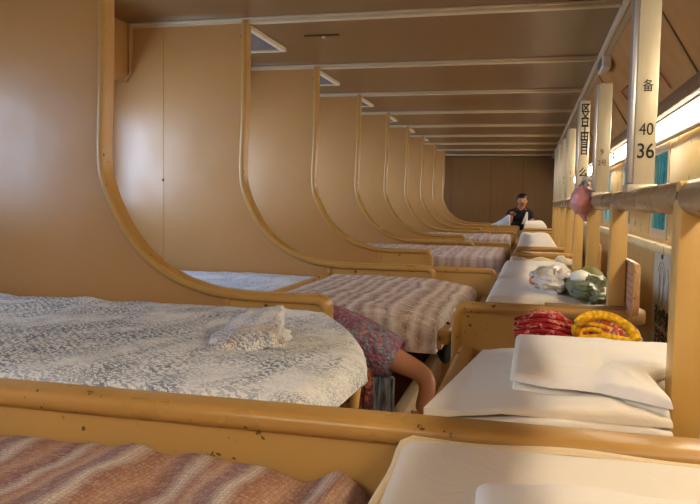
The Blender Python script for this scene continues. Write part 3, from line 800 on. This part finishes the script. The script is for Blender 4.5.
m2 = MB(); add_mesh(m2, text_mesh('请勿攀爬', .105, (XW - .005, 3.83, -.56), (0, -1, 0), (0, 0, 1), .0008, .001, 1.0))
meshobj('lettering', m2, M['ink'], t)
m2 = MB(); add_mesh(m2, text_mesh('注意安全', .095, (XW - .005, 3.83, -.665), (0, -1, 0), (0, 0, 1), .0008, .001, 1.0))
meshobj('lettering', m2, M['ink'], t)
m2 = MB(); add_mesh(m2, text_mesh('(禁)', .03, (XW - .005, 3.88, -.245), (0, -1, 0), (0, 0, 1), .0008, .0005, 1.0))
meshobj('lettering', m2, M['ink'], t)
# rounded placards behind posts
def placard(y0, y1, z0, z1, x, lab):
    r = .03; poly = []
    for cy, cz, a0 in ((y1 - r, z1 - r, 0), (y0 + r, z1 - r, 90), (y0 + r, z0 + r, 180), (y1 - r, z0 + r, 270)):
        for k in range(6):
            a = math.radians(a0 + 18 * k); poly.append((cy + r * math.cos(a), cz + r * math.sin(a)))
    t = thing('placard', lab, 'sign', (x, (y0 + y1) / 2, z0), 'placards on the rail posts')
    meshobj('board', MB().prism_x(poly, x, x + .012), M['placard'], t)
    m2 = MB()
    for k in range(5): m2.box(x - .0012, x + .0005, y0 + .05, y1 - .04, z1 - .035 - .018 * k, z1 - .03 - .018 * k)
    tag(meshobj('faded_text', m2, M['fadeprint'], t), 'faded lines of print')
    f = MB().tube([(x - .001, a, b) for a, b in poly] + [(x - .001, *poly[0])], .004, 6)
    meshobj('border', f, M['trim'], t)
placard(1.99, 2.24, -.29, -.150, .2735, 'rounded faded pink placard fixed to the post beside the yellow bag')
placard(3.05, 3.42, -.31, -.155, .2735, 'rounded faded pink placard on the next post, above the green bag')

# ------------------------------------------------------------------ bags on the right quilts
def lump(seed, a=.14, f=1.6): return lambda d: a * noise.noise((d.x * f + seed, d.y * f, d.z * f)) + a * .4 * noise.noise((d.x * f * 3, d.y * f * 3 + seed, d.z * f * 3))
t = thing('crochet_bag', 'red crochet bag lying behind the folded white quilt', 'bag', (.045, 2.0, -.42), 'crochet bags')
meshobj('body', MB().ball((.050, 2.01, -.352), (.082, .075, .060), 36, 24, lump(3, .12)), M['redcro'], t)
meshobj('flap', MB().ball((.052, 2.03, -.318), (.060, .055, .032), 30, 18, lump(5, .14)), M['pinkcro'], t)
m2 = MB()
for k in range(4): m2.tube([(-.03 + .145 * i / 10, 1.945 - .012 * math.sin(PI * i / 10) + .012 * k, -.345 + .012 * k + .016 * math.sin(PI * i / 10)) for i in range(11)], .006, 8)
meshobj('rib', m2, M['redcro'], t)
t = thing('crochet_bag', 'yellow crochet net bag lying beside the red one', 'bag', (.21, 2.0, -.36), 'crochet bags')
meshobj('contents', MB().ball((.210, 2.0, -.345), (.082, .07, .058), 36, 24, lump(8, .10)), M['yarnmix'], t)
meshobj('knotted_end', MB().ball((.262, 1.97, -.345), (.034, .04, .03), 24, 16, lump(12, .2)), M['beigecro'], t)
def loop_path(cx, cy, cz, rx, rz, tilt, n=40, a0=0, a1=2 * PI):
    return [(cx + rx * math.cos(a0 + (a1 - a0) * i / n) * math.cos(tilt) + rz * math.sin(a0 + (a1 - a0) * i / n) * math.sin(tilt), cy - .02 * math.cos(2 * (a0 + (a1 - a0) * i / n)),
             cz + rz * math.sin(a0 + (a1 - a0) * i / n) * math.cos(tilt) - rx * math.cos(a0 + (a1 - a0) * i / n) * math.sin(tilt)) for i in range(n + 1)]
m2 = MB().tube(loop_path(.200, 1.945, -.330, .076, .044, .28), .0125, 10); meshobj('rim', m2, M['yellow'], t)
m2 = MB(); m2.tube([(.135 + .150 * i / 12, 1.928 - .004 * math.sin(i), -.345 - .006 * i / 12 + .010 * math.sin(PI * i / 12)) for i in range(13)], .012, 10)
m2.tube([(.14 + .07 * i / 8, 1.935, -.322 + .012 * math.sin(i / 8 * PI) - .016 * i / 8) for i in range(9)], .006, 8)
m2.tube([(.15 + .09 * i / 8, 1.945, -.305 + .006 * math.sin(i / 8 * PI) - .022 * i / 8) for i in range(9)], .005, 8)
meshobj('net_band', m2, M['yellow'], t)
# plastic bags
t = thing('plastic_bag', 'crumpled white plastic bag on the quilt on the right', 'bag', (.10, 3.05, -.325), 'bags on the quilt')
meshobj('film', MB().ball((.095, 2.92, -.290), (.085, .22, .050), 48, 32, lump(22, .34, 2.4)), M['whitebag'], t, ang=25)
meshobj('orange', MB().ball((.020, 2.84, -.288), (.016, .03, .018), 16, 10), M['orange'], t)
t = thing('plastic_bag', 'dark green plastic bag with a white tub on top', 'bag', (.24, 3.0, -.325), 'bags on the quilt')
meshobj('film', MB().ball((.212, 2.72, -.293), (.076, .22, .054), 48, 32, lump(27, .22, 2.2)), M['greenbag'], t, ang=25)
meshobj('cloth', MB().ball((.226, 2.85, -.260), (.052, .15, .030), 30, 18, lump(29, .2)), M['olive'], t)
meshobj('tub', MB().ball((.183, 2.68, -.256), (.036, .07, .028), 24, 16, lump(31, .06)), M['whitething'], t)
# small wrapped thing near the post
single('cloth_roll', 'small beige rolled cloth beside the rail post behind the green bag', 'cloth', MB().tube([(.165 + .07 * i / 6, 4.36 - .02 * i, -.318 + .012 * math.sin(i)) for i in range(7)], [.014, .02, .022, .02, .024, .02, .012], 10), M['hem'])
# pink bag tied to the lettered upright
t = thing('hanging_bag', 'pink plastic bag with white knot hanging on the guard rail, below the lettered upright', 'bag', (.20, 2.90, -.05))
meshobj('film', MB().ball((.196, 2.90, .022), (.047, .05, .056), 40, 28, lump(43, .10, 2.8)), M['pinkbag'], t, ang=25)
tag(meshobj('knot', MB().tube([(.200, 2.91, .06), (.206, 2.92, .085), (.212, 2.93, .10), (.207, 2.93, .118)], [.024, .016, .022, .008], 12), M['whitebag'], t), 'white knotted film')
meshobj('tail', MB().tube([(.200, 2.90, -.02), (.205, 2.90, -.045), (.208, 2.90, -.06)], [.025, .010, .005], 10), M['pinkbag'], t)

# ------------------------------------------------------------------ things in the aisle
t = thing('black_bag', 'small black bag hung on the berth rail by the sleeper\'s foot', 'bag', (-.29, 2.46, -.55))
meshobj('pouch', MB().ball((-.262, 2.46, -.500), (.032, .07, .050), 24, 16, lump(52, .15)), M['black'], t)
meshobj('strap', MB().tube([(-.252, 2.44, -.46), (-.243, 2.45, -.425), (-.262, 2.46, -.410), (-.29, 2.47, -.42)], .006, 8), M['black'], t)
t = thing('enamel_tin', 'white tin standing on the lower bunk in the aisle gap', 'tin', (-.45, 2.35, -.76))
m2 = MB().box(-.52, -.45, 2.30, 2.48, -.76, -.64, .012); meshobj('body', m2, M['whitething'], t)
meshobj('lid', MB().box(-.523, -.447, 2.297, 2.483, -.645, -.632, .005), M['alu'], t)
single('striped_cloth', 'blue-grey striped cloth hanging below the purple crochet blanket', 'cloth', MB().slab(-.53, -.405, 2.215, 2.245, -.55, -.74, r=.01, nx=20, ny=4, amp=.0, seed=5, hem=.015), M['bluecloth'])

# ------------------------------------------------------------------ the sleeper whose leg reaches across the aisle
HIP, KNEE, ANK = Vector((-1.0, 2.33, -.375)), Vector((-.60, 2.245, -.425)), Vector((-.285, 2.215, -.545))
sl = thing('person', 'sleeping person under purple crochet blanket, bare foot stretched into the aisle', 'person', (-1.0, 2.35, -.47))
nodes = [((-1.1, 2.32, -.415), .062), ((-1.35, 2.34, -.41), (.08, .062)), ((-1.58, 2.34, -.41), (.09, .062)), ((-1.70, 2.34, -.41), .045), ((-1.82, 2.34, -.40), .075), ((-1.93, 2.34, -.40), .06),
         ((-.95, 2.28, -.412), .060), ((-.72, 2.245, -.415), .056), ((-.60, 2.235, -.42), .050), ((-.47, 2.222, -.468), .047), ((-.385, 2.215, -.500), .039), ((-.318, 2.21, -.528), .033), ((-.290, 2.208, -.556), .032), ((-.296, 2.195, -.610), .029), ((-.312, 2.182, -.655), .024),
         ((-.95, 2.36, -.42), .05), ((-.78, 2.38, -.43), .04), ((-.72, 2.40, -.435), .035),
         ((-1.6, 2.27, -.42), .04), ((-1.45, 2.25, -.425), .033), ((-1.28, 2.25, -.42), .028)]
edges = [(0, 1), (1, 2), (2, 3), (3, 4), (4, 5), (0, 6), (6, 7), (7, 8), (8, 9), (9, 10), (10, 11), (11, 12), (12, 13), (13, 14), (0, 15), (15, 16), (16, 17), (2, 18), (18, 19), (19, 20)]
body = MB(); add_mesh(body, skin_mesh(nodes, edges, 2))
for k in range(5):                                          # toes
    x = -.331 + .0095 * k; L = [.030, .027, .025, .022, .019][k]; r = [.0085, .0065, .006, .006, .0055][k]
    body.tube([(x, 2.182, -.645), (x - .002, 2.176, -.645 - L * .6), (x - .003, 2.174, -.645 - L)], [r, r, r * .55], 8)
meshobj('body', body, M['skin'], sl, ang=60)
hair = MB().ball((-1.90, 2.34, -.395), (.09, .08, .07), 24, 16); meshobj('hair', hair, M['hair'], sl)
def sheath(path, rads, mat, name, th=.0, n=22, flat=1.0, seed=0):
    m2 = MB(); rings = []
    for i, (p, r) in enumerate(zip(path, rads)):
        p = Vector(p); a = Vector(path[max(i - 1, 0)]); b = Vector(path[min(i + 1, len(path) - 1)]); tt = (b - a).normalized()
        u = tt.cross(Vector((0, 0, 1))).normalized(); w = u.cross(tt)
        ring = []
        for k in range(n):
            an = 2 * PI * k / n; rr = r * (1 + .07 * noise.noise((math.cos(an) * 2, math.sin(an) * 2 + seed, i * .5)))
            ring.append(p + u * rr * math.cos(an) * flat + w * rr * math.sin(an))
        rings.append(ring)
    m2.ring_loft(rings, caps=False)
    bmesh.ops.solidify(m2.bm, geom=m2.bm.faces[:], thickness=.008)
    return m2
pth = [(-1.05, 2.29, -.425), (-.90, 2.275, -.42), (-.78, 2.262, -.415), (-.68, 2.25, -.415), (-.60, 2.236, -.422), (-.53, 2.228, -.443), (-.47, 2.222, -.465), (-.425, 2.219, -.483), (-.395, 2.217, -.495)]
bl = tag(meshobj('blanket', sheath(pth, [.075, .078, .082, .084, .083, .080, .077, .072, .064], M['purple'], 'blanket', seed=2), M['purple']), 'purple and pink crochet blanket over the sleeper\'s leg', 'blanket')
m2 = MB(); q = bmesh.ops.create_grid(m2.bm, x_segments=24, y_segments=10, size=1.0)
for v in q['verts']:
    u, w = v.co.x, v.co.y
    x = -.56 + .10 * u; z = -.50 - .06 * (1 - w) - .02 * u
    v.co = Vector((x, 2.168 + .008 * math.sin(u * 14) * (1 - w) * .5, z))
bmesh.ops.solidify(m2.bm, geom=m2.bm.faces[:], thickness=.006)
for k in range(22): m2.tube([(-.655 + .0088 * k, 2.168, -.60 - .0016 * k), (-.656 + .0088 * k, 2.166, -.635 - .0016 * k)], .0025, 6)
meshobj('fringe', m2, M['rust'], bl)

# ------------------------------------------------------------------ the person at the far end
PX, PY = -.16, 12.45
ps = thing('person', 'person in a black polo shirt leaning forward at the far end of the carriage', 'person', (PX, PY, -OZ))
F = lambda x, y, z: (PX + x, PY + y, z)
nd = [(F(0, .22, -.55), (.11, .08)), (F(0, .20, -.36), (.11, .08)), (F(0, .13, -.20), (.10, .07)), (F(.01, .05, -.085), (.10, .05)), (F(.02, -.03, -.02), .055), (F(.025, -.06, .03), .055),
      (F(-.12, .22, -.72), .09), (F(-.12, .18, -1.05), .065), (F(-.12, .2, -1.37), .045), (F(-.12, .08, -1.41), .04),
      (F(.12, .22, -.72), .09), (F(.12, .18, -1.05), .065), (F(.12, .2, -1.37), .045), (F(.12, .08, -1.41), .04),
      (F(-.16, .04, -.125), .055), (F(-.215, -.02, -.26), .044), (F(-.19, -.14, -.34), .036), (F(-.135, -.19, -.22), .030), (F(-.125, -.20, -.165), .028),
      (F(.165, .04, -.13), .055), (F(.20, -.02, -.27), .044), (F(.16, -.20, -.325), .036), (F(.12, -.26, -.32), .03)]
ed = [(0, 1), (1, 2), (2, 3), (3, 4), (4, 5), (0, 6), (6, 7), (7, 8), (8, 9), (0, 10), (10, 11), (11, 12), (12, 13), (3, 14), (14, 15), (15, 16), (16, 17), (17, 18), (3, 19), (19, 20), (20, 21), (21, 22)]
body = MB(); add_mesh(body, skin_mesh(nd, ed, 2))
HC = Vector(F(.03, -.085, .075))
def headfn(d):
    k = 0
    if d.z < -.2: k -= .10 * (-d.z - .2)
    if d.y < -.85 and -.35 < d.z < .15: k += .10
    return k
body.ball(HC, (.078, .098, .112), 28, 20, headfn)
for s_ in (-1, 1): body.ball(HC + Vector((s_ * .078, .01, -.005)), (.012, .02, .03), 10, 8)
body.ball(HC + Vector((0, -.105, -.012)), (.014, .02, .022), 10, 8)
for hx, hy, hz, dx, dz in ((-.125, -.20, -.15, .0, 1), (.105, -.29, -.325, -1, 0)):    # fingers
    for k in range(4):
        o = Vector(F(hx - .024 + .016 * k, hy - .01, hz)); 
        tip = Vector((0, -.01, .045)) if dz else Vector((-.012, -.05, -.008))
        body.tube([o, o + tip * .6, o + tip + Vector((0, -.012, -.004))], [.0095, .009, .006], 8)
    o = Vector(F(hx + .034, hy, hz - .02)); body.tube([o, o + Vector((.018, -.015, .02)), o + Vector((.022, -.022, .04))], [.010, .009, .006], 8)
meshobj('body', body, M['skin'], ps, ang=60)
hr = MB().ball(HC + Vector((0, .006, .042)), (.092, .108, .088), 28, 18, lambda d: .04 * noise.noise((d.x * 4, d.y * 4, d.z * 4)) - (.30 if (d.y < -.35 and d.z < -.12) else 0))
meshobj('hair', hr, M['hair'], ps)
for s_ in (-1, 1):
    meshobj('eye', MB().ball(HC + Vector((s_ * .030, -.092, .008)), (.012, .008, .006), 10, 6), M['eye'], ps)
meshobj('mouth', MB().ball(HC + Vector((0, -.094, -.052)), (.024, .01, .006), 10, 6), M['lips'], ps)
sh = [(F(0, .22, -.50), (.175, .135)), (F(0, .18, -.36), (.175, .135)), (F(0, .08, -.20), (.195, .135)), (F(.01, .03, -.10), (.145, .095)), (F(.018, -.005, -.045), .060),
      (F(-.155, .035, -.14), .078), (F(-.215, -.015, -.25), .066), (F(.165, .035, -.145), .078), (F(.203, -.015, -.26), .066)]
se = [(0, 1), (1, 2), (2, 3), (3, 4), (3, 5), (5, 6), (3, 7), (7, 8)]
meshobj('polo_shirt', skin_mesh(sh, se, 2), M['shirt'], ps, ang=60)
tr = [(F(0, .22, -.58), (.17, .13)), (F(-.12, .22, -.74), .105), (F(-.12, .18, -1.05), .08), (F(-.12, .2, -1.36), .066), (F(.12, .22, -.74), .105), (F(.12, .18, -1.05), .08), (F(.12, .2, -1.36), .066)]
m2 = MB().tube([F(-.06, -.005, -.035), F(-.035, -.075, -.075), F(.018, -.095, -.115), F(.065, -.075, -.075), F(.09, -.005, -.035)], .012, 8)
meshobj('collar', m2, M['shirt'], ps)
meshobj('trousers', skin_mesh(tr, [(0, 1), (1, 2), (2, 3), (0, 4), (4, 5), (5, 6)], 2), M['trousers'], ps, ang=60)
m2 = MB(); q = bmesh.ops.create_grid(m2.bm, x_segments=10, y_segments=16, size=1.0)
for v in q['verts']:
    u, w = v.co.x, v.co.y; wd = .050 * (1 - .75 * (w + 1) / 2)
    v.co = Vector(F(.085 + wd * u + .03 * (w + 1) / 2, -.135 - .02 * (1 - u * u) - .045 * (1 - w) * .5, -.205 + .095 * w))
bmesh.ops.solidify(m2.bm, geom=m2.bm.faces[:], thickness=.012)
single('towel', 'small white towel held against the black polo shirt at the far end', 'towel', m2, M['white2'])
m2 = MB()
q = bmesh.ops.create_grid(m2.bm, x_segments=24, y_segments=12, size=1.0)
for v in q['verts']:
    u, w = (v.co.x + 1) / 2, v.co.y
    h = .20 * max(0, u) ** 1.5 * (1 - w * w * .8) if u < .93 else .17 * (1 - w * w * .8)
    v.co = Vector((-.66 + .35 * u, 12.06 + .18 * w, -.33 + h + .012 * noise.noise((u * 7, w * 4, 1))))
r = bmesh.ops.extrude_face_region(m2.bm, geom=m2.bm.faces[:])
for v in [g for g in r['geom'] if isinstance(g, bmesh.types.BMVert)]: v.co.z = -.50
single('pillow', 'white pillow heap at the left elbow of the person in black', 'pillow', m2, M['paisley3'])

# ------------------------------------------------------------------ light
w = bpy.data.worlds.new('World'); SC.world = w; w.use_nodes = True
bg = w.node_tree.nodes['Background']; bg.inputs[0].default_value = (.30, .58, .60, 1); bg.inputs[1].default_value = .6
def area(name, loc, rot, sx, sy, power, col):
    l = bpy.data.lights.new(name, 'AREA'); l.shape = 'RECTANGLE'; l.size = sx; l.size_y = sy; l.energy = power; l.color = col
    o = bpy.data.objects.new(name, l); COL.objects.link(o); o.location = (loc[0], loc[1], loc[2] + OZ); o.rotation_euler = rot; return o
for k, h in enumerate(lh):      # daylight outside each left window
    area('window_daylight', (XL - .16, (h[0] + h[1]) / 2, (h[2] + h[3]) / 2), (0, -PI / 2, 0), h[3] - h[2], h[1] - h[0], {0: 9.0, 1: 5.5, 2: 10.5, 3: 10.0}.get(k, 9.0), (.54, .70, 1.0))

t = thing('under_deck_fill', 'added fill light tube hidden under the right upper deck, brightening the lower aisle', 'lamp', (.0, 2.2, -.50))  # hidden fill light, added to brighten the dark lower aisle
meshobj('lamp_tube', MB().tube([(.0, 1.5, -.515), (.0, 2.8, -.515)], .012, 10), emit('lower fill glow', (1.0, .87, .68, 1), 6.0), t)
m2 = MB().box(-.012, .012, 1.48, 1.50, -.53, -.474); m2.box(-.012, .012, 2.80, 2.82, -.53, -.474); meshobj('lamp_holder', m2, M['alu'], t)
t = thing('ceiling_fill', 'added flat fill light on the ceiling behind the viewer', 'lamp', (-.75, -1.0, ZC))  # unseen fill light, added to brighten the boards and panels facing the eye
meshobj('fill_body', MB().box(-1.05, -.45, -1.3, -.7, ZC - .03, ZC - .0005, .006), M['ventframe'], t)
meshobj('diffuser', MB().box(-1.02, -.48, -1.27, -.73, ZC - .042, ZC - .031, .004), emit('added fill glow', (1.0, .85, .64, 1), 10.5), t)
# ------------------------------------------------------------------ camera
F_PX, YAW, PITCH, ROLL = 716.9878, math.radians(14.0093), math.radians(3.9475), math.radians(.9165)
fw = Vector((-math.sin(YAW) * math.cos(PITCH), math.cos(YAW) * math.cos(PITCH), -math.sin(PITCH)))
ri = Vector((math.cos(YAW), math.sin(YAW), 0)); up = ri.cross(fw)
ri2 = ri * math.cos(ROLL) + up * math.sin(ROLL); up2 = up * math.cos(ROLL) - ri * math.sin(ROLL)
cam = bpy.data.cameras.new('Camera'); co = bpy.data.objects.new('Camera', cam); COL.objects.link(co)
m = Matrix((ri2, up2, -fw)).transposed().to_4x4(); m.translation = Vector((0, 0, OZ)); co.matrix_world = m
cam.sensor_width = 36.0; cam.lens = F_PX * 36.0 / 700.0; cam.clip_start = .02
SC.camera = co
SC.view_settings.view_transform = 'Standard'; SC.view_settings.look = 'None'; SC.view_settings.gamma = 1.0
SC.view_settings.exposure = 1.25; SC.view_settings.use_curve_mapping = False
for o in SC.objects:
    if '_org' in o: del o['_org']
